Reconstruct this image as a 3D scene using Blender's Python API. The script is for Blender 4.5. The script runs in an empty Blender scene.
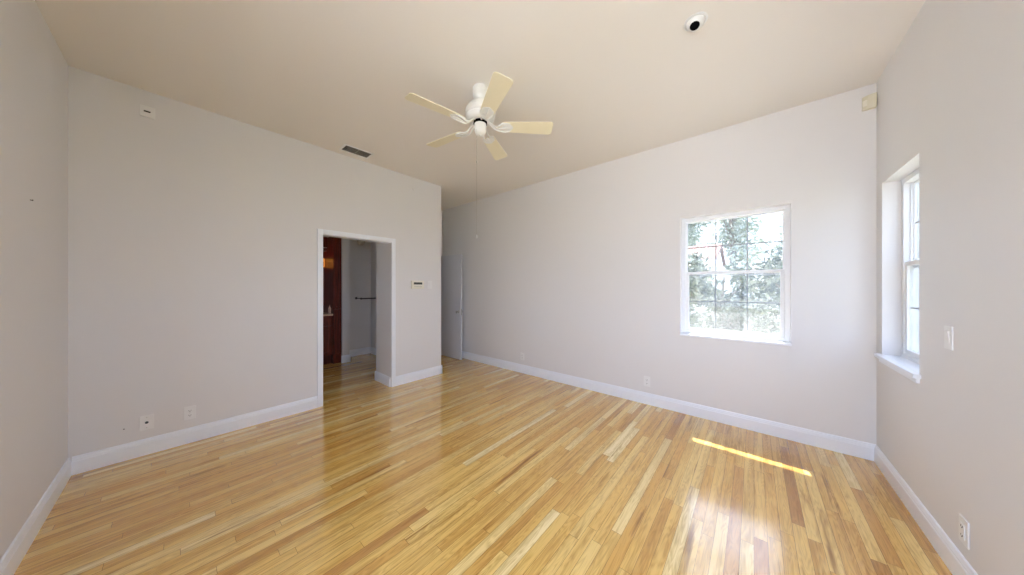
import bpy, bmesh, math, random
from mathutils import Vector, Matrix
PI = math.pi
R = math.radians
random.seed(7)
sc = bpy.context.scene
col = sc.collection

# ---------------------------------------------------------------- camera
cam_d = bpy.data.cameras.new('camera')
cam = bpy.data.objects.new('camera', cam_d); col.objects.link(cam)
cam_d.sensor_fit = 'HORIZONTAL'; cam_d.sensor_width = 36.0
cam_d.lens = 36.0 * 283.0 / 1024.0
cam_d.clip_start = 0.02; cam_d.clip_end = 200
cam.location = (0, 0, 1.4)
cam.rotation_euler = (PI/2, 0, math.atan(242/283))
sc.camera = cam

# ---------------------------------------------------------------- view, world, sun, window portals
sc.view_settings.view_transform = 'Standard'
sc.view_settings.look = 'None'
sc.view_settings.gamma = 1.0
sc.view_settings.use_curve_mapping = False
sc.view_settings.exposure = 0.0
EXPO = 3.0
sc.view_settings.exposure = EXPO
sc.cycles.max_bounces = 14
sc.cycles.diffuse_bounces = 8
sc.cycles.glossy_bounces = 5
sc.cycles.transmission_bounces = 10
sc.cycles.transparent_max_bounces = 24
sc.cycles.caustics_reflective = False
sc.cycles.caustics_refractive = False
sc.cycles.sample_clamp_indirect = 6.0

world = bpy.data.worlds.new('sky'); sc.world = world
world.use_nodes = True
wn = world.node_tree.nodes; wl = world.node_tree.links; wn.clear()
w_out = wn.new('ShaderNodeOutputWorld')
w_bg = wn.new('ShaderNodeBackground'); w_bg.inputs['Strength'].default_value = 1.0
w_sky = wn.new('ShaderNodeTexSky'); w_sky.sky_type = 'NISHITA'; w_sky.sun_disc = False
w_sky.sun_elevation = R(58); w_sky.sun_rotation = R(350); w_sky.air_density = 1.0; w_sky.dust_density = 2.5
w_gain = wn.new('ShaderNodeVectorMath'); w_gain.operation = 'SCALE'; w_gain.inputs['Scale'].default_value = 0.12
w_add = wn.new('ShaderNodeMix'); w_add.data_type = 'RGBA'; w_add.inputs[0].default_value = 0.55
w_add.inputs[7].default_value = (0.80, 0.93, 1.30, 1)
wl.new(w_sky.outputs[0], w_gain.inputs[0]); wl.new(w_gain.outputs[0], w_add.inputs[6])
wl.new(w_add.outputs[2], w_bg.inputs[0]); wl.new(w_bg.outputs[0], w_out.inputs[0])

def sun_lamp():
    d = bpy.data.lights.new('sun', 'SUN'); d.energy = 4.2; d.angle = R(0.55); d.color = (1.0, 0.96, 0.90)
    o = bpy.data.objects.new('sun', d); col.objects.link(o)
    v = Vector((0.19, -1.0, -1.67)).normalized()
    o.rotation_euler = v.to_track_quat('-Z', 'Y').to_euler()
    o.location = (-2, 12, 14)
sun_lamp()

def portal(name, loc, normal, w, h):
    d = bpy.data.lights.new(name, 'AREA'); d.shape = 'RECTANGLE'; d.size = w; d.size_y = h
    d.cycles.is_portal = True
    o = bpy.data.objects.new(name, d); col.objects.link(o); o.location = loc
    o.rotation_euler = Vector(normal).to_track_quat('-Z', 'Z').to_euler()

# ---------------------------------------------------------------- room measurements (metres)
XA, YB, XC, YD, H = -3.876, 3.644, 0.751, -0.546, 3.05
TK = 0.2
W1 = (-0.627, 0.259, 0.876, 2.179)        # window in the back wall  x0 x1 z0 z1
W2 = (2.868, 3.516, 0.876, 2.205)         # window in the right wall y0 y1 z0 z1
W3 = (0.75, 1.88, 0.876, 2.205)          # unseen window added in the right wall to light the left wall
W4 = (-1.1, 0.68, 0.03, 2.45)              # unseen glazed doors added behind the viewpoint as the main room light
W5 = (-5.6, -5.0, 1.3, 2.0)              # unseen bathroom window added to brighten the space past the doorway
portal('portal_bath', ((W5[0]+W5[1])/2, YD-TK-.03, (W5[2]+W5[3])/2), (0,1,0), W5[1]-W5[0], W5[3]-W5[2])
portal('portal_right_near', (XC+TK+.03, (W3[0]+W3[1])/2, (W3[2]+W3[3])/2), (-1,0,0), W3[1]-W3[0], W3[3]-W3[2])
portal('portal_back', ((W1[0]+W1[1])/2, YB+TK+.03, (W1[2]+W1[3])/2), (0,-1,0), .9, 1.32)
portal('portal_right', (XC+TK+.03, (W2[0]+W2[1])/2, (W2[2]+W2[3])/2), (-1,0,0), .66, 1.34)
portal('portal_front', ((W4[0]+W4[1])/2, YD-TK-.03, (W4[2]+W4[3])/2), (0,1,0), W4[1]-W4[0], W4[3]-W4[2])

# ---------------------------------------------------------------- materials
def mat(name, color=(.8,.8,.8), rough=.5, metal=0.0, coat=0.0, spec=.5, emit=None, estr=0):
    m = bpy.data.materials.new(name); m.use_nodes = True
    b = m.node_tree.nodes['Principled BSDF']
    b.inputs['Base Color'].default_value = (*color, 1); b.inputs['Roughness'].default_value = rough
    b.inputs['Metallic'].default_value = metal; b.inputs['Coat Weight'].default_value = coat
    b.inputs['Specular IOR Level'].default_value = spec
    if emit: b.inputs['Emission Color'].default_value = (*emit, 1); b.inputs['Emission Strength'].default_value = estr
    return m

def nodes_of(m): return m.node_tree.nodes, m.node_tree.links, m.node_tree.nodes['Principled BSDF']

def noisy(name, c0, c1, scale=5, rough=.5, bump=0.0, bscale=200, detail=3, **k):
    m = mat(name, c0, rough, **k); n, l, b = nodes_of(m)
    tc = n.new('ShaderNodeTexCoord'); nt = n.new('ShaderNodeTexNoise'); nt.inputs['Scale'].default_value = scale
    nt.inputs['Detail'].default_value = detail
    mx = n.new('ShaderNodeMix'); mx.data_type = 'RGBA'; mx.inputs[6].default_value = (*c0, 1); mx.inputs[7].default_value = (*c1, 1)
    l.new(tc.outputs['Object'], nt.inputs['Vector']); l.new(nt.outputs[0], mx.inputs[0]); l.new(mx.outputs[2], b.inputs['Base Color'])
    if bump:
        n2 = n.new('ShaderNodeTexNoise'); n2.inputs['Scale'].default_value = bscale; n2.inputs['Detail'].default_value = 2
        bp = n.new('ShaderNodeBump'); bp.inputs['Strength'].default_value = bump; bp.inputs['Distance'].default_value = .002
        l.new(tc.outputs['Object'], n2.inputs['Vector']); l.new(n2.outputs[0], bp.inputs['Height']); l.new(bp.outputs[0], b.inputs['Normal'])
    return m

M = {}
M['wall'] = noisy('wall_paint', (.742,.734,.738), (.752,.744,.748), 2.0, .55, bump=.12, bscale=160)
M['ceiling'] = noisy('ceiling_paint', (.81,.775,.725), (.82,.785,.735), 2.0, .7, bump=.15, bscale=120)
M['trim'] = noisy('white_trim_paint', (.84,.875,.94), (.86,.895,.955), 8, .32)
M['vinyl'] = noisy('white_window_vinyl', (.80,.81,.83), (.82,.83,.85), 8, .35)
M['plate'] = noisy('white_plastic', (.80,.80,.80), (.82,.82,.82), 20, .35)
M['ivory'] = noisy('ivory_plastic', (.82,.80,.70), (.84,.82,.72), 20, .4)
M['cream'] = noisy('cream_fan_blade', (.80,.735,.53), (.83,.765,.56), 12, .38)
M['enamel'] = noisy('white_fan_enamel', (.80,.80,.77), (.83,.83,.80), 14, .28)
M['dark'] = noisy('dark_slot', (.02,.02,.02), (.03,.028,.025), 30, .6)
M['black'] = noisy('matt_black', (.002,.002,.002), (.003,.003,.003), 30, .9, spec=.1)
M['duct'] = noisy('grey_duct', (.09,.085,.08), (.12,.11,.10), 30, .6)
M['display'] = noisy('grey_display', (.03,.035,.03), (.07,.08,.07), 60, .2)
M['steel'] = noisy('brushed_steel', (.45,.44,.43), (.55,.54,.52), 40, .28, metal=1.0)
M['chain'] = noisy('dull_chain', (.42,.40,.35), (.48,.46,.4), 40, .5)
M['door'] = noisy('door_paint', (.66,.67,.71), (.68,.69,.73), 6, .35)
M['stucco'] = noisy('exterior_stucco', (.85,.84,.82), (.80,.79,.77), 20, .9, bump=.4, bscale=60)
M['grass'] = noisy('lawn', (.16,.17,.10), (.24,.24,.15), 9, .95)
M['paving'] = noisy('pale_paving', (.79,.75,.68), (.84,.80,.73), 3, .9)
M['bark'] = noisy('bark', (.20,.16,.12), (.34,.29,.24), 18, .95, bump=.6, bscale=40)
M['rod'] = noisy('dark_metal_rod', (.06,.055,.06), (.09,.08,.085), 30, .35, metal=.6)

def wood_dark():
    m = mat('mahogany_stain', (.1,.02,.012), .3, coat=.2); n, l, b = nodes_of(m)
    tc = n.new('ShaderNodeTexCoord'); mp = n.new('ShaderNodeMapping'); mp.inputs['Scale'].default_value = (14, 14, 1.2)
    nt = n.new('ShaderNodeTexNoise'); nt.inputs['Scale'].default_value = 3; nt.inputs['Detail'].default_value = 5
    cr = n.new('ShaderNodeValToRGB'); cr.color_ramp.elements[0].color = (.06,.012,.007,1); cr.color_ramp.elements[1].color = (.24,.035,.018,1)
    cr.color_ramp.elements[0].position = .3; cr.color_ramp.elements[1].position = .75
    l.new(tc.outputs['Object'], mp.inputs[0]); l.new(mp.outputs[0], nt.inputs['Vector']); l.new(nt.outputs[0], cr.inputs[0]); l.new(cr.outputs[0], b.inputs['Base Color'])
    return m
M['mahogany'] = wood_dark()

def floor_mat():
    m = mat('oak_strip_floor', (.6,.4,.2), .2); n, l, b = nodes_of(m)
    def math_(op, a, c=None):
        x = n.new('ShaderNodeMath'); x.operation = op
        for i, v in enumerate((a, c)):
            if v is None: continue
            if isinstance(v, (int, float)): x.inputs[i].default_value = v
            else: l.new(v, x.inputs[i])
        return x.outputs[0]
    tc = n.new('ShaderNodeTexCoord'); sp = n.new('ShaderNodeSeparateXYZ'); l.new(tc.outputs['Object'], sp.inputs[0])
    PW = .057
    u = math_('DIVIDE', sp.outputs[0], PW); ci = math_('FLOOR', u); fu = math_('FRACT', u)
    wn1 = n.new('ShaderNodeTexWhiteNoise'); wn1.noise_dimensions = '1D'; l.new(ci, wn1.inputs['W'])
    off = math_('MULTIPLY', wn1.outputs[0], 7.3)
    wn1b = n.new('ShaderNodeTexWhiteNoise'); wn1b.noise_dimensions = '1D'; l.new(math_('ADD', ci, 41.7), wn1b.inputs['W'])
    ln = math_('ADD', math_('MULTIPLY', wn1b.outputs[0], .9), .65)
    v = math_('ADD', math_('DIVIDE', sp.outputs[1], ln), off); ri = math_('FLOOR', v); fv = math_('FRACT', v)
    cb = n.new('ShaderNodeCombineXYZ'); l.new(ci, cb.inputs[0]); l.new(ri, cb.inputs[1])
    wn2 = n.new('ShaderNodeTexWhiteNoise'); wn2.noise_dimensions = '2D'; l.new(cb.outputs[0], wn2.inputs['Vector'])
    # grain : noise stretched along the board, shifted per board
    cg = n.new('ShaderNodeCombineXYZ')
    l.new(math_('MULTIPLY', sp.outputs[0], 60), cg.inputs[0]); l.new(math_('MULTIPLY', sp.outputs[1], 1.7), cg.inputs[1])
    l.new(math_('MULTIPLY', wn2.outputs[0], 37), cg.inputs[2])
    gn = n.new('ShaderNodeTexNoise'); gn.inputs['Scale'].default_value = 1.0; gn.inputs['Detail'].default_value = 6; gn.inputs['Roughness'].default_value = .6
    gn.inputs['Distortion'].default_value = .8
    l.new(cg.outputs[0], gn.inputs['Vector'])
    # cathedral figure
    cw = n.new('ShaderNodeCombineXYZ')
    l.new(math_('MULTIPLY', sp.outputs[0], 16), cw.inputs[0]); l.new(math_('MULTIPLY', sp.outputs[1], 1.6), cw.inputs[1]); l.new(math_('MULTIPLY', wn2.outputs[0], 91), cw.inputs[2])
    w2 = n.new('ShaderNodeTexNoise'); w2.inputs['Scale'].default_value = 1.2; w2.inputs['Detail'].default_value = 2; l.new(cw.outputs[0], w2.inputs['Vector'])
    ring = math_('FRACT', math_('MULTIPLY', w2.outputs[0], 14)); ring = math_('ABSOLUTE', math_('SUBTRACT', ring, .5))
    cr = n.new('ShaderNodeValToRGB'); e = cr.color_ramp.elements
    e[0].position = 0; e[0].color = FL[0]
    e[1].position = 1; e[1].color = FL[-1]
    for p, c in zip((.05,.3,.62,.88), FL[1:-1]):
        x = e.new(p); x.color = c
    l.new(wn2.outputs[0], cr.inputs[0])
    # grain darkening
    g1 = math_('ADD', math_('MULTIPLY', gn.outputs[0], 1.1), .48)
    g2 = math_('ADD', math_('MULTIPLY', ring, .44), .79)
    g = math_('MULTIPLY', g1, g2)
    # dark mineral streaks, rare
    ms = n.new('ShaderNodeCombineXYZ'); l.new(math_('MULTIPLY', sp.outputs[0], 22), ms.inputs[0]); l.new(math_('MULTIPLY', sp.outputs[1], 1.3), ms.inputs[1]); l.new(math_('MULTIPLY', wn2.outputs[0], 13), ms.inputs[2])
    mn = n.new('ShaderNodeTexNoise'); mn.inputs['Scale'].default_value = 1.1; mn.inputs['Detail'].default_value = 3; l.new(ms.outputs[0], mn.inputs['Vector'])
    mr = n.new('ShaderNodeMapRange'); mr.inputs[1].default_value = .61; mr.inputs[2].default_value = .74; mr.inputs[3].default_value = 1; mr.inputs[4].default_value = .45; l.new(mn.outputs[0], mr.inputs[0])
    g = math_('MULTIPLY', g, mr.outputs[0])
    # seams
    e1 = math_('MINIMUM', fu, math_('SUBTRACT', 1, fu)); s1 = math_('LESS_THAN', e1, .018)
    e2 = math_('MULTIPLY', math_('MINIMUM', fv, math_('SUBTRACT', 1, fv)), ln); s2 = math_('LESS_THAN', e2, .0011)
    seam = math_('MAXIMUM', s1, s2)
    g = math_('MULTIPLY', g, math_('SUBTRACT', 1, math_('MULTIPLY', seam, .55)))
    # slow honey-coloured drift along each board
    cs = n.new('ShaderNodeCombineXYZ'); l.new(math_('MULTIPLY', sp.outputs[0], 20), cs.inputs[0]); l.new(math_('MULTIPLY', sp.outputs[1], .9), cs.inputs[1]); l.new(math_('MULTIPLY', wn2.outputs[0], 53), cs.inputs[2])
    sn = n.new('ShaderNodeTexNoise'); sn.inputs['Scale'].default_value = 1.0; sn.inputs['Detail'].default_value = 2; l.new(cs.outputs[0], sn.inputs['Vector'])
    g = math_('MULTIPLY', g, math_('ADD', math_('MULTIPLY', sn.outputs[0], .9), .56))
    g = math_('MINIMUM', g, 1.06)
    cc = n.new('ShaderNodeCombineXYZ'); l.new(g, cc.inputs[0]); l.new(math_('POWER', g, 1.35), cc.inputs[1]); l.new(math_('POWER', g, 1.95), cc.inputs[2])
    mx = n.new('ShaderNodeVectorMath'); mx.operation = 'MULTIPLY'; l.new(cr.outputs[0], mx.inputs[0]); l.new(cc.outputs[0], mx.inputs[1])
    l.new(mx.outputs[0], b.inputs['Base Color'])
    # gently uneven, worn lacquer
    ln2 = n.new('ShaderNodeTexNoise'); ln2.inputs['Scale'].default_value = 9; l.new(tc.outputs['Object'], ln2.inputs['Vector'])
    rr = n.new('ShaderNodeMapRange'); rr.inputs[3].default_value = .13; rr.inputs[4].default_value = .24; l.new(ln2.outputs[0], rr.inputs[0]); l.new(rr.outputs[0], b.inputs['Roughness'])
    bp = n.new('ShaderNodeBump'); bp.inputs['Strength'].default_value = .25; bp.inputs['Distance'].default_value = .0006
    tilt = math_('ADD', math_('MULTIPLY', gn.outputs[0], .5), math_('MULTIPLY', wn2.outputs[0], 0.12))
    tilt = math_('SUBTRACT', tilt, math_('MULTIPLY', seam, .8))
    l.new(tilt, bp.inputs['Height']); l.new(bp.outputs[0], b.inputs['Normal'])
    b.inputs['Specular IOR Level'].default_value = .5
    b.inputs['Coat Weight'].default_value = .8; b.inputs['Coat Roughness'].default_value = .13; b.inputs['Coat IOR'].default_value = 1.6
    return m
FL = [(.53,.26,.06,1), (.66,.36,.08,1), (.75,.45,.11,1), (.80,.51,.14,1), (.86,.60,.20,1), (.93,.75,.37,1)]
M['floor'] = floor_mat()

def glass_mat(name, tint):
    m = bpy.data.materials.new(name); m.use_nodes = True; n = m.node_tree.nodes; l = m.node_tree.links; n.clear()
    o = n.new('ShaderNodeOutputMaterial'); t = n.new('ShaderNodeBsdfTransparent'); t.inputs[0].default_value = (*tint, 1)
    g = n.new('ShaderNodeBsdfGlossy'); g.inputs['Roughness'].default_value = .02
    f = n.new('ShaderNodeFresnel'); f.inputs[0].default_value = 1.45
    ge = n.new('ShaderNodeNewGeometry'); sb = n.new('ShaderNodeMath'); sb.operation = 'SUBTRACT'; sb.inputs[0].default_value = 1.0; l.new(ge.outputs['Backfacing'], sb.inputs[1])
    mu = n.new('ShaderNodeMath'); mu.operation = 'MULTIPLY'; l.new(f.outputs[0], mu.inputs[0]); l.new(sb.outputs[0], mu.inputs[1])
    mx = n.new('ShaderNodeMixShader'); l.new(mu.outputs[0], mx.inputs[0]); l.new(t.outputs[0], mx.inputs[1]); l.new(g.outputs[0], mx.inputs[2]); l.new(mx.outputs[0], o.inputs[0])
    return m
M['glass'] = glass_mat('window_glass', (.98,.985,.985))
M['glass_tint'] = glass_mat('dimming_window_glass', (.77,.785,.79))  # tint added to dim the overexposed outdoors
def screen_mat():
    m = bpy.data.materials.new('insect_screen_mesh'); m.use_nodes = True; n = m.node_tree.nodes; l = m.node_tree.links; n.clear()
    o = n.new('ShaderNodeOutputMaterial'); t = n.new('ShaderNodeBsdfTransparent')
    d = n.new('ShaderNodeBsdfDiffuse'); d.inputs[0].default_value = (.5,.52,.53,1)
    tr = n.new('ShaderNodeBsdfTranslucent'); tr.inputs[0].default_value = (.5,.52,.53,1)
    a = n.new('ShaderNodeMixShader'); a.inputs[0].default_value = .6; l.new(d.outputs[0], a.inputs[1]); l.new(tr.outputs[0], a.inputs[2])
    # fine weave, density uneven with dust
    tc = n.new('ShaderNodeTexCoord'); nt = n.new('ShaderNodeTexNoise'); nt.inputs['Scale'].default_value = 30; nt.inputs['Detail'].default_value = 4
    mr = n.new('ShaderNodeMapRange'); mr.inputs[3].default_value = .07; mr.inputs[4].default_value = .14
    l.new(tc.outputs['Object'], nt.inputs['Vector']); l.new(nt.outputs[0], mr.inputs[0])
    mx = n.new('ShaderNodeMixShader'); l.new(mr.outputs[0], mx.inputs[0]); l.new(t.outputs[0], mx.inputs[1]); l.new(a.outputs[0], mx.inputs[2]); l.new(mx.outputs[0], o.inputs[0])
    return m
M['screen'] = screen_mat()
def leaf_mat(name, c0, c1):
    m = mat(name, c0, .6); n, l, b = nodes_of(m)
    g = n.new('ShaderNodeNewGeometry'); cr = n.new('ShaderNodeValToRGB')
    cr.color_ramp.elements[0].color = (*c0, 1); cr.color_ramp.elements[1].color = (*c1, 1)
    l.new(g.outputs['Random Per Island'], cr.inputs[0]); l.new(cr.outputs[0], b.inputs['Base Color'])
    return m
M['leaf_dark'] = leaf_mat('hazed_dark_leaves', (.07,.09,.065), (.24,.27,.21))  # these leaf colours are lightened to carry the haze of the bright view
M['leaf_pale'] = leaf_mat('hazed_pale_leaves', (.28,.32,.25), (.58,.62,.52))
M['leaf_light'] = leaf_mat('hazed_light_leaves', (.10,.12,.09), (.34,.38,.30))
def tile_mat():
    m = mat('terracotta_tiles', (.6,.25,.15), .8); n, l, b = nodes_of(m)
    tc = n.new('ShaderNodeTexCoord'); wv = n.new('ShaderNodeTexWave'); wv.inputs['Scale'].default_value = 2.2; wv.bands_direction = 'X'
    nt = n.new('ShaderNodeTexNoise'); nt.inputs['Scale'].default_value = 6
    cr = n.new('ShaderNodeValToRGB'); cr.color_ramp.elements[0].color = (.16,.065,.045,1); cr.color_ramp.elements[1].color = (.24,.11,.08,1)
    l.new(tc.outputs['Object'], nt.inputs['Vector']); l.new(nt.outputs[0], cr.inputs[0]); l.new(cr.outputs[0], b.inputs['Base Color'])
    bp = n.new('ShaderNodeBump'); bp.inputs['Distance'].default_value = .05; l.new(tc.outputs['Object'], wv.inputs['Vector']); l.new(wv.outputs[0], bp.inputs['Height']); l.new(bp.outputs[0], b.inputs['Normal'])
    return m
M['tile'] = tile_mat()

# ---------------------------------------------------------------- mesh helpers
def bx(bm, x0, y0, z0, x1, y1, z1):
    x0, x1 = sorted((x0, x1)); y0, y1 = sorted((y0, y1)); z0, z1 = sorted((z0, z1))
    v = [bm.verts.new(p) for p in ((x0,y0,z0),(x1,y0,z0),(x1,y1,z0),(x0,y1,z0),(x0,y0,z1),(x1,y0,z1),(x1,y1,z1),(x0,y1,z1))]
    for f in ((3,2,1,0),(4,5,6,7),(0,1,5,4),(1,2,6,5),(2,3,7,6),(3,0,4,7)): bm.faces.new([v[i] for i in f])
    return v
def prism(bm, pts, axis, a, b):
    """2D outline swept along an axis: axis 'x' pts=(y,z), 'y' pts=(x,z), 'z' pts=(x,y)"""
    mk = {'x': lambda p, t: (t, p[0], p[1]), 'y': lambda p, t: (p[0], t, p[1]), 'z': lambda p, t: (p[0], p[1], t)}[axis]
    A = [bm.verts.new(mk(p, a)) for p in pts]; B = [bm.verts.new(mk(p, b)) for p in pts]
    n = len(pts)
    bm.faces.new(A); bm.faces.new(B[::-1])
    for i in range(n): bm.faces.new((A[i], B[i], B[(i+1) % n], A[(i+1) % n]))
def lathe(bm, prof, n=32, c=(0,0,0), mtx=None):
    """profile of (radius, z)"""
    rings = []
    for r, z in prof:
        if r < 1e-6: ring = [bm.verts.new((0,0,z))]
        else: ring = [bm.verts.new((r*math.cos(2*PI*i/n), r*math.sin(2*PI*i/n), z)) for i in range(n)]
        rings.append(ring)
    for a, b in zip(rings, rings[1:]):
        for i in range(n):
            j = (i+1) % n
            q = [a[i % len(a)], a[j % len(a)], b[j % len(b)], b[i % len(b)]]
            u = []
            for x in q:
                if x not in u: u.append(x)
            if len(u) > 2:
                try: bm.faces.new(u)
                except ValueError: pass
    vs = [v for r in rings for v in r]
    if mtx is not None: bmesh.ops.transform(bm, matrix=mtx, verts=vs)
    bmesh.ops.translate(bm, vec=c, verts=vs)
    return vs
def tube(bm, pts, r, n=10):
    pts = [Vector(p) for p in pts]; rings = []
    for i, p in enumerate(pts):
        d = (pts[min(i+1, len(pts)-1)] - pts[max(i-1, 0)]).normalized()
        up = Vector((0,0,1)) if abs(d.z) < .9 else Vector((1,0,0))
        a = d.cross(up).normalized(); b = d.cross(a).normalized()
        rr = r[i] if isinstance(r, (list, tuple)) else r
        rings.append([bm.verts.new(p + (a*math.cos(2*PI*k/n) + b*math.sin(2*PI*k/n))*rr) for k in range(n)])
    for A, B in zip(rings, rings[1:]):
        for k in range(n): bm.faces.new((A[k], A[(k+1) % n], B[(k+1) % n], B[k]))
    bm.faces.new(rings[0][::-1]); bm.faces.new(rings[-1])
def obj(name, bm, m, parent=None, smooth=False, bevel=0, seg=2):
    bmesh.ops.recalc_face_normals(bm, faces=bm.faces[:])
    me = bpy.data.meshes.new(name); bm.to_mesh(me); bm.free()
    if smooth:
        for p in me.polygons: p.use_smooth = True
    me.materials.append(m)
    o = bpy.data.objects.new(name, me); col.objects.link(o)
    if parent: o.parent = parent
    if smooth:
        s = o.modifiers.new('edge', 'EDGE_SPLIT'); s.split_angle = R(38)
    if bevel:
        b = o.modifiers.new('bevel', 'BEVEL'); b.width = bevel; b.segments = seg; b.limit_method = 'ANGLE'
    return o
def thing(name, label, cat, loc=(0,0,0), rz=0, group=None):
    o = bpy.data.objects.new(name, None); col.objects.link(o); o.empty_display_size = .1
    o.location = loc; o.rotation_euler = (0,0,rz); o['label'] = label; o['category'] = cat
    if group: o['group'] = group
    return o
def tag(o, label, cat, group=None):
    o['label'] = label; o['category'] = cat
    if group: o['group'] = group
    return o
def struct(name, bm, m, label=None, **k):
    o = obj(name, bm, m, **k); o['kind'] = 'structure'
    if label: o['label'] = label; o['category'] = name.split('_')[0]
    return o
def struct_empty(name, label, cat):
    o = bpy.data.objects.new(name, None); col.objects.link(o); o['kind'] = 'structure'; o['label'] = label; o['category'] = cat
    return o
def wall(name, axis, p0, p1, u0, u1, z0, z1, holes, m, label):
    """slab between p0..p1 on `axis`, spanning u0..u1, z0..z1, with rectangular holes (ua,ub,za,zb); one clean mesh"""
    bm = bmesh.new()
    us = sorted({u0, u1, *[h[i] for h in holes for i in (0,1)]}); zs = sorted({z0, z1, *[h[i] for h in holes for i in (2,3)]})
    P = (lambda p, u, z: (p, u, z)) if axis == 'x' else (lambda p, u, z: (u, p, z))
    V = {}
    def vv(s, i, j):
        if (s,i,j) not in V: V[s,i,j] = bm.verts.new(P(p0 if s == 0 else p1, us[i], zs[j]))
        return V[s,i,j]
    def solid(i, j):
        if i < 0 or j < 0 or i >= len(us)-1 or j >= len(zs)-1: return False
        cu, cz = (us[i]+us[i+1])/2, (zs[j]+zs[j+1])/2
        return not any(h[0] < cu < h[1] and h[2] < cz < h[3] for h in holes)
    for i in range(len(us)-1):
        for j in range(len(zs)-1):
            if not solid(i, j): continue
            for s in (0,1): bm.faces.new((vv(s,i,j), vv(s,i+1,j), vv(s,i+1,j+1), vv(s,i,j+1)))
            for (di, dj, a, b) in ((-1,0,(i,j),(i,j+1)), (1,0,(i+1,j),(i+1,j+1)), (0,-1,(i,j),(i+1,j)), (0,1,(i,j+1),(i+1,j+1))):
                if not solid(i+di, j+dj): bm.faces.new((vv(0,*a), vv(1,*a), vv(1,*b), vv(0,*b)))
    return struct(name, bm, m, label)

# ---------------------------------------------------------------- room shell
XFAR = -7.0
bm = bmesh.new(); bx(bm, XFAR-.2, YD-TK, -.12, XC+TK, YB+TK, 0)
struct('floor', bm, M['floor'], 'glossy honey oak strip floor')
bm = bmesh.new(); bx(bm, XFAR-.2, YD-TK, H, XC+TK, YB+TK, H+.2)
struct('ceiling', bm, M['ceiling'], 'plain off-white ceiling')
bm = bmesh.new(); bx(bm, XA-.474, 1.920, 0, XA-.12, 2.756, H)
struct('wall_pier', bm, M['wall'], 'deep wall pier at the right of the cased doorway')
DR = (1.089, 1.920, 0, 2.03)
wall('wall_left', 'x', XA-.12, XA, YD, 2.756, 0, H, [DR], M['wall'], 'off-white wall on the left with the cased doorway')
wall('wall_back', 'y', YB, YB+TK, XFAR, XC+TK, 0, H, [(W1[0], W1[1], W1[2], W1[3])], M['wall'], 'long off-white wall with the square window')
wall('wall_right', 'x', XC, XC+TK, YD-TK, YB, 0, H, [W2, W3], M['wall'], 'off-white wall on the right with the narrow deep window')
wall('wall_front', 'y', YD-TK, YD, XFAR, XC, 0, H, [W4, W5], M['wall'], 'off-white wall at the near left')
HD = (2.745, 3.545, 0, 2.05)
wall('wall_hall', 'x', -5.19, -5.07, 2.69, YB, 0, H, [HD], M['wall'], 'wall over the doorway at the end of the passage')
wall('wall_closet', 'y', 2.63, 2.756, XFAR, XA-.474, 0, H, [], M['wall'], 'wall between closet nook and passage')
wall('wall_nook', 'x', -6.336, -6.216, 2.069, 2.63, 0, H, [], M['wall'], 'back wall of the closet nook')
wall('wall_partition', 'y', 1.946, 2.069, XFAR, -5.811, 0, H, [], M['wall'], 'wall end between bathroom and closet nook')
wall('wall_far', 'x', XFAR-.2, XFAR, YD-TK, YB+TK, 0, H, [], M['wall'], 'far outer wall')
bm = bmesh.new(); bx(bm, XFAR, YD, 2.36, XA-.474, 2.63, 2.5); bx(bm, XA-.474, YD, 2.36, XA-.12, 1.92, 2.5)
struct('ceiling_inner', bm, M['ceiling'], 'lower ceiling inside the doorway')
# roof slab, plus an unseen eave added and sized to shape the sun strip
bm = bmesh.new(); bx(bm, XFAR-.6, YD-TK-.6, H+.2, XC+TK+.5, YB+TK+.02, H+.3)
struct('trim_roof', bm, M['stucco'], 'roof slab')
bm = bmesh.new(); bx(bm, XFAR-.6, YB+TK, 2.75, XC+TK+.5, 4.687, 2.95)
struct('trim_added_eave', bm, M['stucco'], 'unseen deep white eave added over the back wall to shape the sun strip')

# ---------------------------------------------------------------- baseboards
BH = .134
PROF = [(0,0), (.016,0), (.016,.098), (.013,.104), (.013,.112), (.010,.120), (.008,.130), (.003,BH), (0,BH)]
def base(name, side, fixed, a, b, label=None):
    """side: '+x' wall faces +x etc"""
    bm = bmesh.new()
    s = 1 if side[0] == '+' else -1
    if side[1] == 'x': prism(bm, [(fixed+s*d, z) for d, z in PROF], 'y', a, b)
    else: prism(bm, [(fixed+s*d, z) for d, z in PROF], 'x', a, b)
    return struct(name, bm, M['trim'])
base('baseboard_left', '+x', XA, YD+.016, 1.032)
base('baseboard_left_pier', '+x', XA, 1.978, 2.772)
base('baseboard_pier_end', '+y', 2.756, XA-.474, XA+.016)
base('baseboard_back', '-y', YB, XC, -5.07)
base('baseboard_right', '-x', XC, YD, YB-.016)
base('baseboard_front', '+y', YD, XA, W4[0]-.06)
base('baseboard_reveal', '-y', DR[1], XA-.474-.016, XA-.02)
base('baseboard_reveal_inner', '-x', XA-.474, 1.904, 2.63)
base('baseboard_partition', '+x', -5.811, 1.930, 2.085)
base('baseboard_partition_side', '+y', 2.069, -6.2, -5.795)
base('baseboard_nook', '+x', -6.216, 2.085, 2.614)
base('baseboard_nook_side', '-y', 2.63, -6.216, XA-.49)

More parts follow.
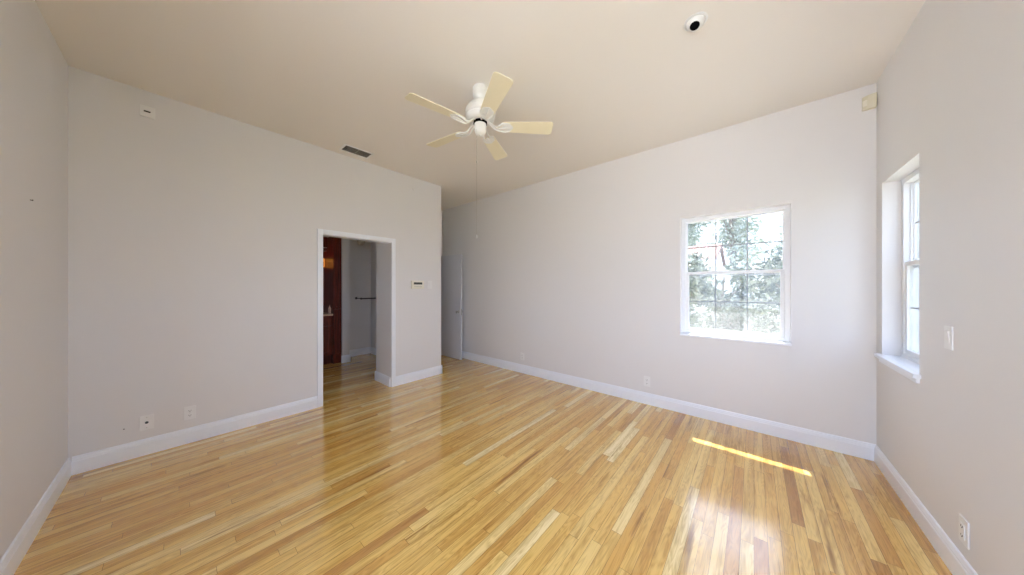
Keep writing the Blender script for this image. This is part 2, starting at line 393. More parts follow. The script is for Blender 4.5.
# ---------------------------------------------------------------- cased doorway in the left wall
def casing():
    t = struct_empty('door_1', 'doorway in the left wall with plain white casing', 'doorway')
    a, b, top, w = DR[0], DR[1], DR[3], .058
    for (y0, y1) in ((a-w, a), (b, b+w)):
        bm = bmesh.new(); bx(bm, XA, y0, 0, XA+.018, y1, top+(0 if 0 else w)); obj('door_casing', bm, M['trim'], t, bevel=.004)
    bm = bmesh.new(); bx(bm, XA, a, top, XA+.0179, b, top+w); obj('head_casing', bm, M['trim'], t, bevel=.004)
    bm = bmesh.new(); bx(bm, XA-.11, a, 0, XA, a+.004, top); bx(bm, XA-.11, a, top-.004, XA, b, top)
    obj('door_jamb', bm, M['trim'], t)
casing()

# ---------------------------------------------------------------- open passage door
def hall_door():
    t = thing('door', 'white flush door standing open beside the long wall in the passage', 'door', (-5.065, 3.515, 0))
    w = .80
    bm = bmesh.new(); bx(bm, 0, -.035, .012, w, 0, 2.04); obj('door_leaf', bm, M['door'], t, bevel=.002)
    for s, y in ((-1, -.035), (1, 0)):
        bm = bmesh.new()
        m = Matrix.Rotation(-s*PI/2, 4, 'X')
        prof = [(0,.0),(.028,.0),(.028,.004),(.022,.008),(.011,.012),(.011,.026),(.019,.032),(.0265,.042),(.026,.052),(.017,.060),(0,.062)]
        lathe(bm, prof, 24, (w-.068, y, .93), m)
        obj('door_knob', bm, M['steel'], t, smooth=True)
    bm = bmesh.new(); bx(bm, w, -.028, .87, w+.0015, -.007, .99); obj('latch_plate', bm, M['steel'], t)
    for z in (.22, 1.02, 1.82):
        bm = bmesh.new(); lathe(bm, [(0,0),(.007,0),(.007,.09),(0,.09)], 12, (-.004, -.038, z)); obj('hinge', bm, M['steel'], t, smooth=True)
hall_door()
t = struct_empty('door_2', 'white casing around the far doorway of the passage', 'doorway')
bm = bmesh.new(); bx(bm, -5.07, HD[0], HD[3], -5.055, HD[1], HD[3]+.05); obj('head_casing', bm, M['trim'], t, bevel=.003)
bm = bmesh.new(); bx(bm, -5.19, HD[1]-.012, 0, -5.071, HD[1], HD[3]); obj('door_jamb', bm, M['trim'], t)

# ---------------------------------------------------------------- windows
def make_window(name, label, w, h, mtx, grid=True, mull=False, screen=True):
    """single-hung window; local x along wall 0..w, y outwards (away from the room) from the frame's inner face, z 0..h"""
    t = struct_empty(name, label, 'window'); t.matrix_world = mtx
    fr, dp = .036, .085
    def ring(bm, x0, z0, x1, z1, a, y0, y1, bot=None):
        bot = bot or a
        bx(bm, x0, y0, z0, x0+a, y1, z1); bx(bm, x1-a, y0, z0, x1, y1, z1)
        bx(bm, x0+a, y0, z0, x1-a, y1, z0+bot); bx(bm, x0+a, y0, z1-a, x1-a, y1, z1)
    bm = bmesh.new(); ring(bm, 0, 0, w, h, fr, 0, dp)
    bx(bm, fr, .03, fr, fr+.006, dp, h-fr); bx(bm, w-fr-.006, .03, fr, w-fr, dp, h-fr)      # tracks
    obj('window_frame', bm, M['vinyl'], t, bevel=.002)
    zm = h*.515
    # upper sash, fixed, towards the outside
    u = bmesh.new(); ring(u, fr, zm-.02, w-fr, h-fr, .012, .045, .07)
    us = obj('upper_sash', u, M['vinyl'], t, bevel=.0015)
    g = bmesh.new(); bx(g, fr+.01, .056, zm, w-fr-.01, .060, h-fr-.01); obj('glass_pane', g, M['glass_tint'], us)
    # lower sash, slides on the inside
    lb = bmesh.new(); ring(lb, fr+.001, .012+fr*.5, w-fr-.001, zm+.028, .030, .008, .036, .040)
    bx(lb, w/2-.06, .0, .035, w/2+.06, .009, .045)
    ls = obj('lower_sash', lb, M['vinyl'], t, bevel=.002)
    g = bmesh.new(); bx(g, fr+.028, .020, .05, w-fr-.028, .024, zm); obj('glass_pane', g, M['glass_tint'], ls)
    if grid:
        m1 = bmesh.new(); x0, x1 = fr+.012, w-fr-.012; z0, z1 = zm, h-fr-.012
        for k in (1,2): xx = x0+(x1-x0)*k/3; bx(m1, xx-.005, .050, z0, xx+.005, .055, z1)
        zz = (z0+z1)/2+.01; bx(m1, x0, .0505, zz-.005, x1, .0545, zz+.005)
        obj('muntins', m1, M['muntin_shaded'], us)
        m1 = bmesh.new(); z0, z1 = .07, zm
        for k in (1,2): xx = x0+(x1-x0)*k/3; bx(m1, xx-.005, .025, z0, xx+.005, .030, z1)
        zz = (z0+z1)/2; bx(m1, x0+.02, .0255, zz-.005, x1-.02, .0295, zz+.005)
        obj('muntins', m1, M['vinyl'], ls)
    for k in (.3,.7):
        lk = bmesh.new(); bx(lk, w*k-.022, .012, zm+.028, w*k+.022, .034, zm+.033); lathe(lk, [(0,0),(.009,0),(.009,.010),(0,.010)], 14, (w*k, .023, zm+.033)); bx(lk, w*k-.004, .0, zm+.036, w*k+.03, .012, zm+.041)
        obj('sash_lock', lk, M['vinyl'], ls)
    if screen:
        s = bmesh.new(); ring(s, fr+.002, fr, w-fr-.002, zm+.02, .014, .0725, .083); so = obj('screen_frame', s, M['vinyl'], t)
        s = bmesh.new(); bx(s, fr+.01, .0775, fr+.005, w-fr-.01, .0780, h-fr-.003); obj('insect_screen', s, M['screen'], so)
    return t
M['muntin_shaded'] = noisy('muntin_backlit_shade', (.30,.31,.33), (.34,.35,.37), 10, .4)  # grey puts the backlit shade of white muntins into the colour
RC = .09
make_window('window_1', 'white single-hung window with grids in the long wall', W1[1]-W1[0], W1[3]-W1[2], Matrix.Translation((W1[0], YB+RC, W1[2])))
# right wall: local x -> -y, local y -> +x
make_window('window_2', 'narrow white window in a deep recess of the right wall', W2[1]-W2[0], W2[3]-W2[2], Matrix.Translation((XC+RC, W2[1], W2[2])) @ Matrix.Rotation(-PI/2, 4, 'Z'))
bm = bmesh.new(); bx(bm, W1[0]-.004, YB-.012, W1[2]-.014, W1[1]+.004, YB+RC+.01, W1[2]+.008); struct('trim_1', bm, M['trim'], bevel=.004)
bm = bmesh.new(); bx(bm, XC-.032, W2[0]-.03, W2[2]-.018, XC, W2[1]+.035, W2[2]+.008); bx(bm, XC, W2[0]+.0005, W2[2]-.001, XC+RC+.02, W2[1]-.0005, W2[2]+.008); struct('trim_2', bm, M['trim'], bevel=.003)
bm = bmesh.new(); bx(bm, XC-.014, W2[0]-.01, W2[2]-.05, XC, W2[1]+.01, W2[2]-.018); struct('trim_3', bm, M['trim'], bevel=.003)

def plain_window(name, label, w, h, mtx, n):
    t = struct_empty(name, label, 'window'); t.matrix_world = mtx
    bm = bmesh.new()
    f = .045
    bx(bm, 0, 0, 0, w, .06, f); bx(bm, 0, 0, h-f, w, .06, h)
    for k in range(n+1):
        c = f/2+(w-f)*k/n; bx(bm, c-f/2, .001, f, c+f/2, .059, h-f)
    obj('window_frame', bm, M['vinyl'], t)
    bm = bmesh.new(); bx(bm, f/2, .028, f/2, w-f/2, .032, h-f/2); obj('glass_pane', bm, M['glass'], t)
plain_window('window_added_right', 'unseen window added for light in the right wall beside the viewpoint', W3[1]-W3[0], W3[3]-W3[2], Matrix.Translation((XC+RC, W3[1], W3[2])) @ Matrix.Rotation(-PI/2, 4, 'Z'), 1)
plain_window('window_added_front', 'unseen glazed patio doors added for light behind the viewpoint', W4[1]-W4[0], W4[3]-W4[2], Matrix.Translation((W4[1], YD-RC, W4[2])) @ Matrix.Rotation(PI, 4, 'Z'), 2)

plain_window('window_added_bath', 'unseen bathroom window added for light beyond the doorway', W5[1]-W5[0], W5[3]-W5[2], Matrix.Translation((W5[1], YD-RC, W5[2])) @ Matrix.Rotation(PI, 4, 'Z'), 1)

# ---------------------------------------------------------------- ceiling fan
def fan():
    t = thing('ceiling_fan', 'white five-blade ceiling fan with cream blades and long pull chain', 'ceiling fan', (-1.72, 1.608, H))
    bm = bmesh.new()
    lathe(bm, [(0,0),(.058,0),(.061,-.006),(.062,-.04),(.060,-.07),(.052,-.095),(.036,-.110),(.018,-.115),(0,-.115)], 40)
    obj('canopy', bm, M['enamel'], t, smooth=True)
    bm = bmesh.new(); lathe(bm, [(0,-.10),(.016,-.10),(.016,-.155),(0,-.155)], 20); obj('downrod', bm, M['enamel'], t, smooth=True)
    bm = bmesh.new()
    prof = [(r_*1.13, z_) for r_, z_ in [(0,-.135),(.055,-.135),(.075,-.14),(.078,-.15),(.076,-.155),(.092,-.163),(.095,-.175),(.093,-.18),(.106,-.188),(.109,-.205),(.109,-.225),(.104,-.232),(.100,-.238),(.104,-.244),(.100,-.262),(.088,-.275),(.070,-.282),(0,-.282)]]
    lathe(bm, prof, 48); obj('motor_housing', bm, M['enamel'], t, smooth=True)
    bm = bmesh.new(); lathe(bm, [(0,-.282),(.056,-.282),(.056,-.300),(0,-.300)], 40); obj('vent_ring', bm, M['black'], t, smooth=True)
    bm = bmesh.new()
    lathe(bm, [(0,-.298),(.046,-.298),(.050,-.303),(.050,-.335),(.047,-.345),(.048,-.352),(.043,-.375),(.030,-.388),(.010,-.392),(.007,-.400),(0,-.402)], 40)
    obj('switch_housing', bm, M['enamel'], t, smooth=True)
    base_a = R(43.5)
    zb = -.318
    for k in range(5):
        a = base_a + k*2*PI/5
        rot = Matrix.Rotation(a, 4, 'Z')
        # iron: two curved arms from the motor that hold a plate under the blade root
        bm = bmesh.new()
        for s in (-1, 1):
            tube(bm, [(.060, s*.012, -.281), (.085, s*.016, -.298), (.115, s*.020, -.325), (.145, s*.026, -.334), (.175, s*.040, -.328), (.205, s*.046, zb-.009), (.245, s*.040, zb-.006)], [.008,.007,.0065,.0065,.0065,.006,.004], 8)
        tube(bm, [(.150, 0, -.334), (.20, 0, zb-.011), (.262, 0, zb-.006)], [.005,.006,.004], 8)
        pts = [(.168,-.048),(.19,-.054),(.215,-.05),(.24,-.045),(.262,-.02),(.272,0),(.262,.02),(.24,.045),(.215,.05),(.19,.054),(.168,.048),(.182,.02),(.178,0),(.182,-.02)]
        prism(bm, pts, 'z', zb-.008, zb-.004)
        for (sx, sy) in ((.205,.034),(.205,-.034),(.25,0)):
            lathe(bm, [(0,-.004),(.004,-.003),(.005,0),(0,0)], 10, (sx, sy, zb-.008))
        # pitch the outer end with the blade
        pit = Matrix.Rotation(R(-12), 4, 'X')
        for v in bm.verts:
            f = min(1, max(0, (v.co.x-.12)/.06))
            if f > 0:
                q = Vector((v.co.x, v.co.y, v.co.z-zb)); q2 = pit @ q; q = q.lerp(q2, f); v.co = (q.x, q.y, q.z+zb)
        bmesh.ops.transform(bm, matrix=rot, verts=bm.verts[:])
        iron = obj('blade_iron', bm, M['enamel'], t, smooth=True)
        # blade with rounded corners, slightly wider at the tip
        bm = bmesh.new(); L0, L1, w0, w1, rc = .178, .600, .054, .069, .028
        out = []
        for i in range(7):
            q = PI/2*i/6; out.append((L1-rc+rc*math.sin(q), -w1+rc-rc*math.cos(q)))
        for i in range(7):
            q = PI/2*i/6; out.append((L1-rc+rc*math.cos(q), w1-rc+rc*math.sin(q)))
        out.append((L0+.03, w0))
        for i in range(5):
            q = PI/2*i/4; out.append((L0+.02-.02*math.sin(q), w0-.02+.02*math.cos(q)))
        for i in range(5):
            q = PI/2*i/4; out.append((L0+.02-.02*math.cos(q), -w0+.02-.02*math.sin(q)))
        out.append((L0+.03, -w0))
        prism(bm, out, 'z', -.003, .003)
        bmesh.ops.transform(bm, matrix=rot @ Matrix.Translation((0,0,zb)) @ pit, verts=bm.verts[:])
        obj('fan_blade', bm, M['cream'], t, bevel=.0015)
    bm = bmesh.new(); cx, cy = .006, -.043
    tube(bm, [(cx*.7, cy*.7, -.345), (cx, cy, -.345), (cx*1.05, cy*1.05, -.36), (cx*1.05, cy*1.05, -.62)], .0013, 6)
    z = -.37
    while z > -.62:
        lathe(bm, [(0,-.0022),(.0022,0),(0,.0022)], 6, (cx*1.05, cy*1.05, z)); z -= .008
    obj('pull_chain', bm, M['chain'], t)
    bm = bmesh.new(); lathe(bm, [(0,-.640),(.003,-.638),(.0045,-.628),(.003,-.618),(0,-.616)], 10, (cx*1.05, cy*1.05, 0)); obj('chain_connector', bm, M['chain'], t, smooth=True)
    bm = bmesh.new(); tube(bm, [(cx*1.05, cy*1.05, -.64), (cx*1.05, cy*1.05, -1.22)], .0010, 6); obj('pull_cord', bm, M['chain'], t)
    bm = bmesh.new(); lathe(bm, [(0,-1.25),(.004,-1.248),(.005,-1.235),(.002,-1.222),(0,-1.22)], 12, (cx*1.05, cy*1.05, 0)); obj('cord_pull', bm, M['enamel'], t, smooth=True)
fan()

# ---------------------------------------------------------------- ceiling vent and eyeball light
def ceiling_vent():
    t = thing('ceiling_vent', 'small louvred air vent in the ceiling near the left wall', 'vent', (-3.66, 1.385, H))
    hx, hy = .10, .165
    bm = bmesh.new()
    for (a, b, c, d) in ((-hx,-hy,hx,-hy+.022), (-hx,hy-.022,hx,hy), (-hx,-hy+.022,-hx+.022,hy-.022), (hx-.022,-hy+.022,hx,hy-.022)): bx(bm, a, b, -.008, c, d, 0)
    obj('vent_frame', bm, M['plate'], t, bevel=.003)
    bm = bmesh.new(); bx(bm, -hx+.02, -hy+.02, -.0015, hx-.02, hy-.02, 0); obj('backing', bm, M['duct'], t)
    for k in range(7):
        bm = bmesh.new(); x = -hx+.032+k*(2*hx-.064)/6
        v = bx(bm, x-.0012, -hy+.022, -.0075, x+.0012, hy-.022, -.001)
        for q in v:
            if q.co.z < -.005: q.co.x += .007
        obj('slat', bm, M['slat'], t)
    bm = bmesh.new(); bx(bm, -hx+.022, -.003, -.0078, hx-.022, .003, -.001); obj('divider', bm, M['slat'], t)
M['slat'] = noisy('grey_vent_slat', (.46,.44,.40), (.50,.48,.44), 20, .5)
ceiling_vent()

def eyeball():
    t = thing('eyeball_spotlight', 'recessed white eyeball spotlight with a dark aperture in the ceiling', 'light', (-.276, 2.074, H))
    bm = bmesh.new()
    lathe(bm, [(.048,0),(.064,0),(.065,-.003),(.062,-.006),(.056,-.007),(.052,-.005),(.050,-.002),(.048,0)], 48); obj('trim_ring', bm, M['plate'], t, smooth=True)
    # ball that points down towards the camera side
    d = Vector((0,0,-1)); aim = Vector((-.05, -.36, -.9)).normalized()
    q = d.rotation_difference(aim).to_matrix().to_4x4()
    bm = bmesh.new(); prof = []
    r = .049
    for i in range(13):
        th = R(100) - (R(100)-R(34))*i/12
        prof.append((r*math.sin(th), -r*math.cos(th)))
    prof += [(.0270, -.0400), (.0262, -.038), (.026, -.026)]
    lathe(bm, prof, 40, (0,0,0), q)
    obj('eyeball', bm, M['plate'], t, smooth=True)
    bm = bmesh.new(); lathe(bm, [(0,-.034),(.0262,-.034),(.0262,-.0385),(.0250,-.0385),(.0250,-.035),(0,-.035)], 32, (0,0,0), q)
    obj('aperture', bm, M['black'], t, smooth=True)
eyeball()

# ---------------------------------------------------------------- plates and sensors. local: x along wall, y out of the wall
RZ = {'left': -PI/2, 'back': PI, 'right': PI/2, 'front': 0}
def plate_mesh(w, h, d=.006): bm = bmesh.new(); bx(bm, -w/2, 0, -h/2, w/2, d, h/2); return bm
def outlet(loc, side, label, kind='duplex', group=None, w=.072, h=.118):
    t = thing('wall_outlet', label, 'outlet', loc, RZ[side], group)
    obj('cover_plate', plate_mesh(w, h), M['plate'], t, bevel=.002)
    if kind == 'duplex':
        for s in (-1, 1):
            bm = bmesh.new(); pts = [(.017*math.cos(2*PI*i/24), max(-.012, min(.012, .017*math.sin(2*PI*i/24)))) for i in range(24)]
            prism(bm, [(x, z+s*.0205) for x, z in pts], 'y', .005, .0085); f = obj('receptacle', bm, M['plate'], t)
            bm = bmesh.new(); bx(bm, -.008, .0084, s*.0205-.002, -.0055, .0089, s*.0205+.006); bx(bm, .0055, .0084, s*.0205-.002, .008, .0089, s*.0205+.006)
            lathe(bm, [(0,0),(.003,0),(.003,.0005),(0,.0005)], 10, (0, .0084, s*.0205-.0065), Matrix.Rotation(-PI/2, 4, 'X'))
            obj('slots', bm, M['dark'], f)
        bm = bmesh.new(); lathe(bm, [(0,0),(.003,0),(.003,.001),(0,.0015)], 10, (0,.006,0), Matrix.Rotation(-PI/2, 4, 'X')); obj('screw', bm, M['steel'], t)
    elif kind == 'gfci':
        bm = bmesh.new(); bx(bm, -.017, .005, -.034, .017, .009, .034); f = obj('receptacle', bm, M['plate'], t, bevel=.001)
        for s in (-1, 1):
            bm = bmesh.new(); bx(bm, -.009, .0088, s*.021-.004, -.0055, .0094, s*.021+.004); bx(bm, .0055, .0088, s*.021-.004, .009, .0094, s*.021+.004)
            bx(bm, -.003, .0088, s*.021-.009, .003, .0094, s*.021-.004); obj('slots', bm, M['dark'], f)
    elif kind == 'jack':
        bm = bmesh.new(); m = Matrix.Rotation(-PI/2, 4, 'X')
        lathe(bm, [(.010,0),(.010,.002),(.006,.004),(.0048,.010),(.0,.010)], 16, (0,.005,0), m); f = obj('coax_jack', bm, M['dark'], t, smooth=True)
        for z in (-.042,.042):
            bm = bmesh.new(); lathe(bm, [(0,0),(.003,0),(.003,.001),(0,.0015)], 10, (0,.006,z), m); obj('screw', bm, M['steel'], t)
outlet((XA, -.187, .268), 'left', 'white cable plate with one round jack, nearer the left corner', 'jack', w=.075, h=.122)
outlet((XA, .052, .268), 'left', 'white duplex power outlet low on the left wall, nearer the doorway', 'duplex')
outlet((-.979, YB, .270), 'back', 'white outlet low on the long wall, left of and below the square window', 'duplex')
outlet((-2.89, YB, .268), 'back', 'small white outlet far down the long wall, nearest the passage door', 'duplex')
outlet((XC, 2.385, .258), 'right', 'white outlet low on the right wall, under the light switch', 'gfci', w=.076, h=.122)

def light_switch(loc, side, label, paddle=True, w=.072, h=.118):
    t = thing('light_switch', label, 'switch', loc, RZ[side])
    obj('cover_plate', plate_mesh(w, h), M['plate'], t, bevel=.002)
    bm = bmesh.new()
    if paddle:
        v = bx(bm, -.016, .004, -.033, .016, .009, .033)
        for q in v:
            if q.co.y > .005 and q.co.z < 0: q.co.y = .0065
            if q.co.y > .005 and q.co.z > 0: q.co.y = .012
    else:
        v = bx(bm, -.005, .004, -.012, .005, .007, .012); v = bx(bm, -.0035, .006, .0, .0035, .018, .008)
    obj('rocker' if paddle else 'toggle', bm, M['plate'], t, bevel=.001)
light_switch((XC, 2.521, 1.147), 'right', 'white rocker light switch on the right wall beside the deep window')
light_switch((XA, 2.538, 1.442), 'left', 'blank-looking white switch plate at the wall end, right of the keypad', w=.085, h=.125)

def keypad():
    t = thing('alarm_keypad', 'ivory wall keypad with a dark display strip, right of the doorway', 'keypad', (XA, 2.325, 1.442), RZ['left'])
    bm = bmesh.new(); bx(bm, -.105, 0, -.062, .105, .022, .062); obj('housing', bm, M['ivory'], t, bevel=.006, seg=3)
    bm = bmesh.new(); bx(bm, -.070, .0215, .003, .070, .0235, .036); obj('display', bm, M['display'], t)
    bm = bmesh.new()
    for i in range(6): bx(bm, -.06+i*.021, .0215, -.036, -.046+i*.021, .0245, -.026)
    obj('buttons', bm, M['slat'], t)
keypad()

def sensor():
    t = thing('wall_plate', 'small white square plate with a dark slot, high near the left corner', 'wall plate', (XA, -.183, 2.873), RZ['left'])
    bm = bmesh.new(); bx(bm, -.040, 0, -.046, .040, .014, .046); obj('cover_plate', bm, M['plate'], t, bevel=.003)
    bm = bmesh.new(); bx(bm, -.016, .0135, -.006, .019, .0150, .006); obj('slot', bm, M['dark'], t)
sensor()
t = thing('wall_disc', 'tiny white round cap high on the left wall above the keypad', 'wall cap', (XA, 2.263, 2.875), RZ['left'])
bm = bmesh.new(); lathe(bm, [(0,0),(.022,0),(.024,.003),(.020,.008),(.008,.011),(0,.011)], 24, (0,0,0), Matrix.Rotation(-PI/2, 4, 'X')); obj('cap', bm, M['wall'], t, smooth=True)
def nail(loc, side, label):
    bm = bmesh.new(); lathe(bm, [(0,-.004),(.002,-.004),(.002,.007),(.004,.0075),(.004,.009),(0,.0095)], 12, (0,0,0), Matrix.Rotation(-PI/2, 4, 'X'))
    o = obj('nail', bm, M['dark'], smooth=True); o.location = loc; o.rotation_euler = (0,0,RZ[side]); tag(o, label, 'nail')
nail((-3.06, YD, 1.887), 'front', 'lone dark nail high in the near left wall')
nail((XA, -.300, .255), 'left', 'tiny nail stub low on the left wall by the corner, left of the cable plate')

def motion():
    t = thing('motion_detector', 'yellowed motion detector in the top corner beside the right wall', 'motion detector', (.752, YB, 2.90))
    bm = bmesh.new()
    # body faces diagonally into the room
    pts = [(-.006,0),(-.066,0),(-.080,-.010),(-.052,-.040),(-.012,-.050),(-.006,-.044)]
    prism(bm, pts, 'z', -.055, .055)
    for v in bm.verts:
        if v.co.z < 0 and v.co.y < -.03: v.co.y *= .72
    obj('housing', bm, M['yellowed'], t, bevel=.006, seg=3)
    bm = bmesh.new()
    pts = [(-.073,-.015),(-.055,-.034),(-.060,-.039),(-.078,-.020)]
    prism(bm, pts, 'z', -.028, .02); obj('lens', bm, M['ivory'], t, bevel=.002)
M['yellowed'] = noisy('yellowed_plastic', (.66,.63,.50), (.70,.67,.54), 15, .45)
motion()

# ---------------------------------------------------------------- beyond the doorway
def closet_rail():
    t = thing('closet_rail', 'dark metal rail mounted across the pale nook inside the doorway', 'rail', (-5.90, 2.43, 1.18))
    bm = bmesh.new(); tube(bm, [(0,-.11,0),(0,.2,0)], .013, 16); obj('rail', bm, M['rod'], t, smooth=True)
    bm = bmesh.new(); lathe(bm, [(0,0),(.030,0),(.030,.004),(.016,.012),(.016,.02),(0,.02)], 20, (0,.2,0), Matrix.Rotation(PI/2, 4, 'X')); obj('flange', bm, M['rod'], t, smooth=True)
    bm = bmesh.new(); tube(bm, [(0,-.09,0),(-.316,-.09,0)], .009, 12); lathe(bm, [(0,0),(.024,0),(.024,.006),(0,.008)], 18, (-.316,-.09,0), Matrix.Rotation(PI/2, 4, 'Y'))
    obj('bracket', bm, M['rod'], t, smooth=True)
    bm = bmesh.new(); lathe(bm, [(0,-.02),(.014,-.017),(.019,0),(.014,.017),(0,.02)], 16, (0,-.115,0)); obj('end_cap', bm, M['rod'], t, smooth=True)
closet_rail()
def dome():
    t = thing('ceiling_light', 'small unlit dome light on the low ceiling inside the doorway', 'light', (-5.95, 2.33, 2.36))
    bm = bmesh.new(); lathe(bm, [(0,0),(.085,0),(.085,-.022),(.080,-.028),(0,-.028)], 28); obj('light_base', bm, M['steel'], t, smooth=True)
    bm = bmesh.new(); lathe(bm, [(.074,-.028),(.070,-.065),(.052,-.10),(.028,-.118),(0,-.124)], 28); obj('light_dome', bm, M['slat'], t, smooth=True)
dome()

def vanity():
    t = thing('vanity_cabinet', 'dark red wood vanity with a pale worktop in the unlit bathroom', 'cabinet', (-5.88, 1.81, 0))
    L = 1.3; D = .55
    bm = bmesh.new(); bx(bm, -D, -L, .16, 0, 0, .885); bx(bm, -D, -L+.01, 0, -.075, -.01, .16); obj('body', bm, M['mahogany'], t, bevel=.002)
    for k in range(3):
        y0 = -L+.02+k*(L-.03)/3; y1 = y0+(L-.03)/3-.012
        bm = bmesh.new(); z0, z1 = .18, .70
        bx(bm, 0, y0, z0, .012, y1, z1)
        f = .05
        bx(bm, .012, y0, z0, .020, y0+f, z1); bx(bm, .012, y1-f, z0, .020, y1, z1); bx(bm, .012, y0+f, z0, .020, y1-f, z0+f); bx(bm, .012, y0+f, z1-f, .020, y1-f, z1)
        d = obj('cabinet_door', bm, M['mahogany'], t)
        bm = bmesh.new(); lathe(bm, [(0,0),(.005,0),(.005,.012),(.013,.018),(.013,.026),(0,.028)], 16, (.020, y0+.03, z1-.08), Matrix.Rotation(PI/2, 4, 'Y')); obj('knob', bm, M['steel'], d, smooth=True)
        bm = bmesh.new(); bx(bm, 0, y0, .715, .018, y1, .87); d = obj('drawer', bm, M['mahogany'], t, bevel=.003)
        bm = bmesh.new(); lathe(bm, [(0,0),(.005,0),(.005,.012),(.013,.018),(.013,.026),(0,.028)], 16, (.018, (y0+y1)/2, .79), Matrix.Rotation(PI/2, 4, 'Y')); obj('knob', bm, M['steel'], d, smooth=True)
    bm = bmesh.new(); bx(bm, -D, -L, .885, .03, 0, .920); obj('worktop', bm, M['stone'], t, bevel=.006, seg=3)
    bm = bmesh.new(); bx(bm, -D, -L, .920, -D+.02, -.0, 1.02); obj('backsplash', bm, M['stone'], t, bevel=.002)
M['stone'] = noisy('beige_worktop_stone', (.62,.46,.34), (.74,.58,.44), 30, .2)
vanity()
def bottle():
    t = thing('soap_bottle', 'slim pale bottle standing at the right end of the vanity worktop', 'bottle', (-5.93, 1.775, .9201))
    bm = bmesh.new(); lathe(bm, [(0,0),(.022,0),(.024,.004),(.024,.09),(.020,.108),(.009,.118),(.009,.128),(0,.128)], 20); obj('bottle_body', bm, M['slatepale'], t, smooth=True)
    bm = bmesh.new(); lathe(bm, [(0,.128),(.011,.128),(.011,.14),(.004,.142),(.004,.155),(0,.155)], 14); bx(bm, .0, -.004, .152, .034, .004, .160); obj('pump', bm, M['slatepale'], t, smooth=True)
M['slatepale'] = noisy('pale_plastic', (.55,.42,.36), (.6,.47,.4), 20, .4)
bottle()
def tower():
    t = thing('linen_cabinet', 'tall narrow dark wood cabinet at the right of the vanity', 'cabinet', (-5.86, 1.812, 0))
    bm = bmesh.new(); bx(bm, -.57, 0, .0, 0, .132, 2.35); obj('body', bm, M['mahogany'], t, bevel=.002)
    for (z0, z1) in ((.16, 1.0), (1.02, 2.33)):
        bm = bmesh.new(); bx(bm, 0, .006, z0, .018, .126, z1); bx(bm, .018, .006, z0, .026, .03, z1); bx(bm, .018, .102, z0, .026, .126, z1); bx(bm, .018, .03, z0, .026, .102, z0+.03); bx(bm, .018, .03, z1-.03, .026, .102, z1)
        obj('cabinet_door', bm, M['mahogany'], t)
tower()
def mirror():
    t = thing('mirror_cabinet', 'dark framed mirror cabinet above the vanity with open top shelf', 'mirror', (-6.43, 1.805, 1.06))
    L = 1.2
    bm = bmesh.new()
    bx(bm, 0, -L, 0, .10, 0, .05); bx(bm, 0, -L, .62, .10, 0, .68); bx(bm, 0, -L, .05, .10, -L+.05, .62); bx(bm, 0, -.05, .05, .10, 0, .62)
    bx(bm, 0, -L, 1.03, .28, 0, 1.29); bx(bm, 0, -L, .68, .015, 0, 1.03)
    obj('frame', bm, M['mahogany'], t)
    bm = bmesh.new(); bx(bm, .0, -L+.05, .05, .03, -.05, .62); obj('mirror_glass', bm, M['mirror'], t)
    bm = bmesh.new(); bx(bm, .278, -L, 1.085, .290, -.01, 1.10); obj('shelf_edge', bm, M['slatepale'], t)
M['mirror'] = noisy('dark_mirror', (.16,.15,.15), (.18,.17,.17), 3, .06, metal=1.0)
mirror()
def lamp():
    t = thing('vanity_lamp', 'glowing amber glass lamp above the bathroom mirror', 'lamp', (-6.32, 1.70, 1.79))
    bm = bmesh.new(); bx(bm, -.094, -.12, .02, -.055, .09, .14); bx(bm, -.055, -.02, .06, -.02, .02, .10); obj('mount', bm, M['rod'], t)
    bm = bmesh.new(); bx(bm, -.045, -.14, .0, .05, .095, .17); obj('amber_shade', bm, M['amber'], t, bevel=.01)
    bm = bmesh.new(); bx(bm, .048, .035, .02, .056, .075, .10); obj('shade_motif', bm, M['amber_dark'], t, bevel=.003)
M['amber'] = noisy('amber_glass', (.6,.25,.03), (.7,.32,.05), 25, .3); 
_b = M['amber'].node_tree.nodes['Principled BSDF']; _b.inputs['Emission Color'].default_value = (1,.36,.05,1); _b.inputs['Emission Strength'].default_value = .10
M['amber_dark'] = noisy('amber_dark', (.3,.04,.01), (.4,.06,.02), 25, .3)
lamp()

# ---------------------------------------------------------------- outdoors
bm = bmesh.new(); bx(bm, -30, -20, -.3, 30, 40, -.15); o = obj('lawn', bm, M['grass']); o['kind'] = 'structure'
bm = bmesh.new(); bx(bm, -9, -14, -.149, XC+TK+3.5, YD-TK, -.10); o = obj('patio', bm, M['paving']); o['kind'] = 'structure'  # unseen pale patio added to bounce sunlight onto the ceiling
bm = bmesh.new(); bx(bm, -7.5, YB+TK, -.149, XC+TK+3.5, YB+TK+1.3, -.11); o = obj('path', bm, M['paving']); o['kind'] = 'structure'

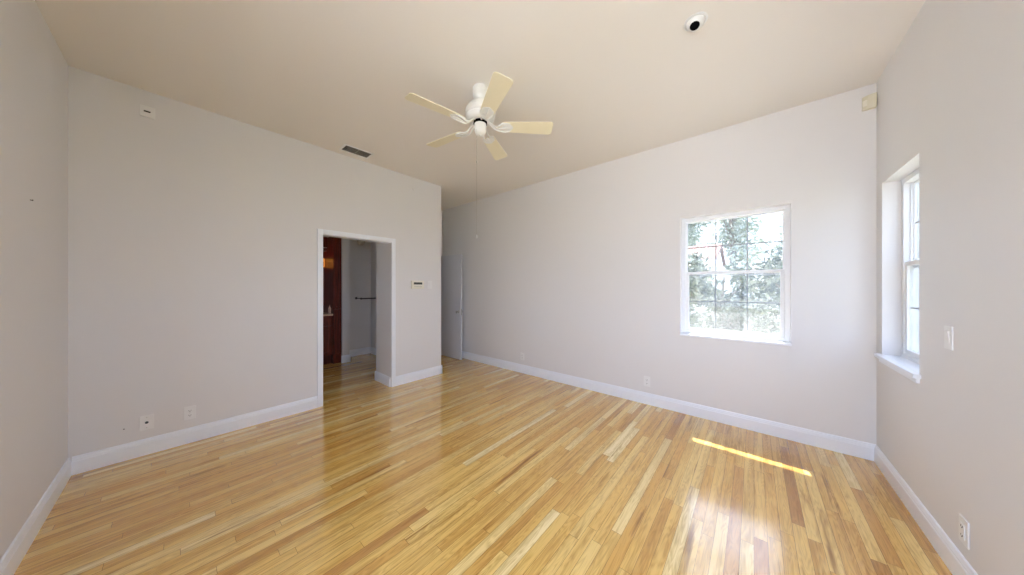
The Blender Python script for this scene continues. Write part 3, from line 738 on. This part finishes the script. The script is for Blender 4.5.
def leaves(bm, blobs, n, size, rnd):
    for _ in range(n):
        c, r = rnd.choice(blobs)
        d = Vector((rnd.gauss(0,1), rnd.gauss(0,1), rnd.gauss(0,1))).normalized() * (rnd.random()**.45)
        p = Vector(c) + Vector((d.x*r[0], d.y*r[1], d.z*r[2]))
        a = Vector((rnd.gauss(0,1), rnd.gauss(0,1), rnd.gauss(0,1))).normalized()
        b = a.cross(Vector((rnd.gauss(0,1), rnd.gauss(0,1), rnd.gauss(0,1)))).normalized()
        s = size*rnd.uniform(.6,1.3)
        vs = [bm.verts.new(p + a*s), bm.verts.new(p + b*s*.42 + a*s*.1), bm.verts.new(p - a*s), bm.verts.new(p - b*s*.42 + a*s*.1)]
        bm.faces.new(vs)
def tree(name, label, cat, loc, h, spread, m, n, size, seed, low=.35, group=None):
    rnd = random.Random(seed)
    t = thing(name, label, cat, loc, 0, group)
    bm = bmesh.new(); blobs = []
    tube(bm, [(0,0,0),(.05,.02,h*.3),(-.03,.05,h*.6),(.02,0,h*.85)], [h*.035,h*.028,h*.018,h*.006], 10)
    for k in range(9):
        a = rnd.uniform(0, 2*PI); z0 = h*rnd.uniform(low*.6, .7); rr = spread*rnd.uniform(.35,.8); z1 = min(h*.92, z0+h*rnd.uniform(.08,.28))
        e = (rr*math.cos(a), rr*math.sin(a), z1)
        tube(bm, [(0,0,z0), (e[0]*.5, e[1]*.5, (z0+z1)/2+.04*h), e], [h*.013,h*.008,h*.003], 6)
        blobs.append((e, (spread*rnd.uniform(.3,.5), spread*rnd.uniform(.3,.5), h*rnd.uniform(.09,.16))))
    for k in range(10):
        a = rnd.uniform(0, 2*PI); rr = spread*rnd.uniform(0,.6); z = h*rnd.uniform(low,.95)
        blobs.append(((rr*math.cos(a), rr*math.sin(a), z), (spread*.4, spread*.4, h*.12)))
    obj('trunk', bm, M['bark'], t)
    bm = bmesh.new(); leaves(bm, blobs, n, size, rnd); obj('foliage', bm, m, t)
G = -.15
tree('bush', 'rounded grey-green bush at the lower left of the square window', 'bush', (-1.12, 6.2, G), 2.1, .68, M['leaf_light'], 4600, .055, 3, .05)
tree('bush', 'dense darker bush filling the lower right of the square window', 'bush', (.55, 5.7, G), 2.15, .78, M['leaf_dark'], 4600, .055, 4, .05)
tree('bush', 'grey-green bush standing between and behind the two nearer bushes', 'bush', (-.52, 7.8, G), 2.1, .68, M['leaf_light'], 4200, .065, 14, .05)
tree('tree', 'pale tree rising through the right-hand upper panes of the square window', 'tree', (.95, 9.3, G), 4.4, .85, M['leaf_pale'], 3600, .085, 5, .3)
tree('tree', 'tall pale tree behind the tiled roof at the left of the square window', 'tree', (-3.6, 25.0, G), 9.4, 1.9, M['leaf_pale'], 6000, .14, 6, .3)
tree('tree', 'airy tree behind the white garden wall in the middle of the square window', 'tree', (-.9, 20.5, G), 8.5, 1.8, M['leaf_pale'], 5500, .12, 8, .3)
tree('bush', 'leafy bush outside the narrow right window', 'bush', (3.8, 6.6, G), 2.2, .9, M['leaf_light'], 5000, .05, 9, .05)
def house():
    t = thing('house', 'white neighbouring house with a red tiled roof behind the bushes', 'house', (-5.0, 13.2, G))
    bm = bmesh.new(); bx(bm, -4, 0, 0, 3.9, 4, 2.45); prism(bm, [(0,2.45),(4,2.45),(4,2.60),(2,3.30),(0,2.60)], 'x', -3.95, 3.85); obj('wall', bm, M['stucco'], t)
    bm = bmesh.new(); prism(bm, [(-.45,2.52),(2.0,3.35),(4.45,2.52),(4.45,2.60),(2.0,3.45),(-.45,2.62)], 'x', -4.3, 3.95); obj('roof', bm, M['tile'], t)
    bm = bmesh.new(); bx(bm, -4.3, -.48, 2.43, 3.95, -.44, 2.60); obj('fascia', bm, M['trim'], t)
house()
def garden_wall():
    bm = bmesh.new(); bx(bm, -1.2, 10.6, G, 7.0, 10.8, 1.95); bx(bm, -1.25, 10.55, 1.95, 7.05, 10.85, 2.02)
    o = obj('garden_wall', bm, M['stucco']); tag(o, 'long white garden wall seen through the square window', 'wall')
garden_wall()
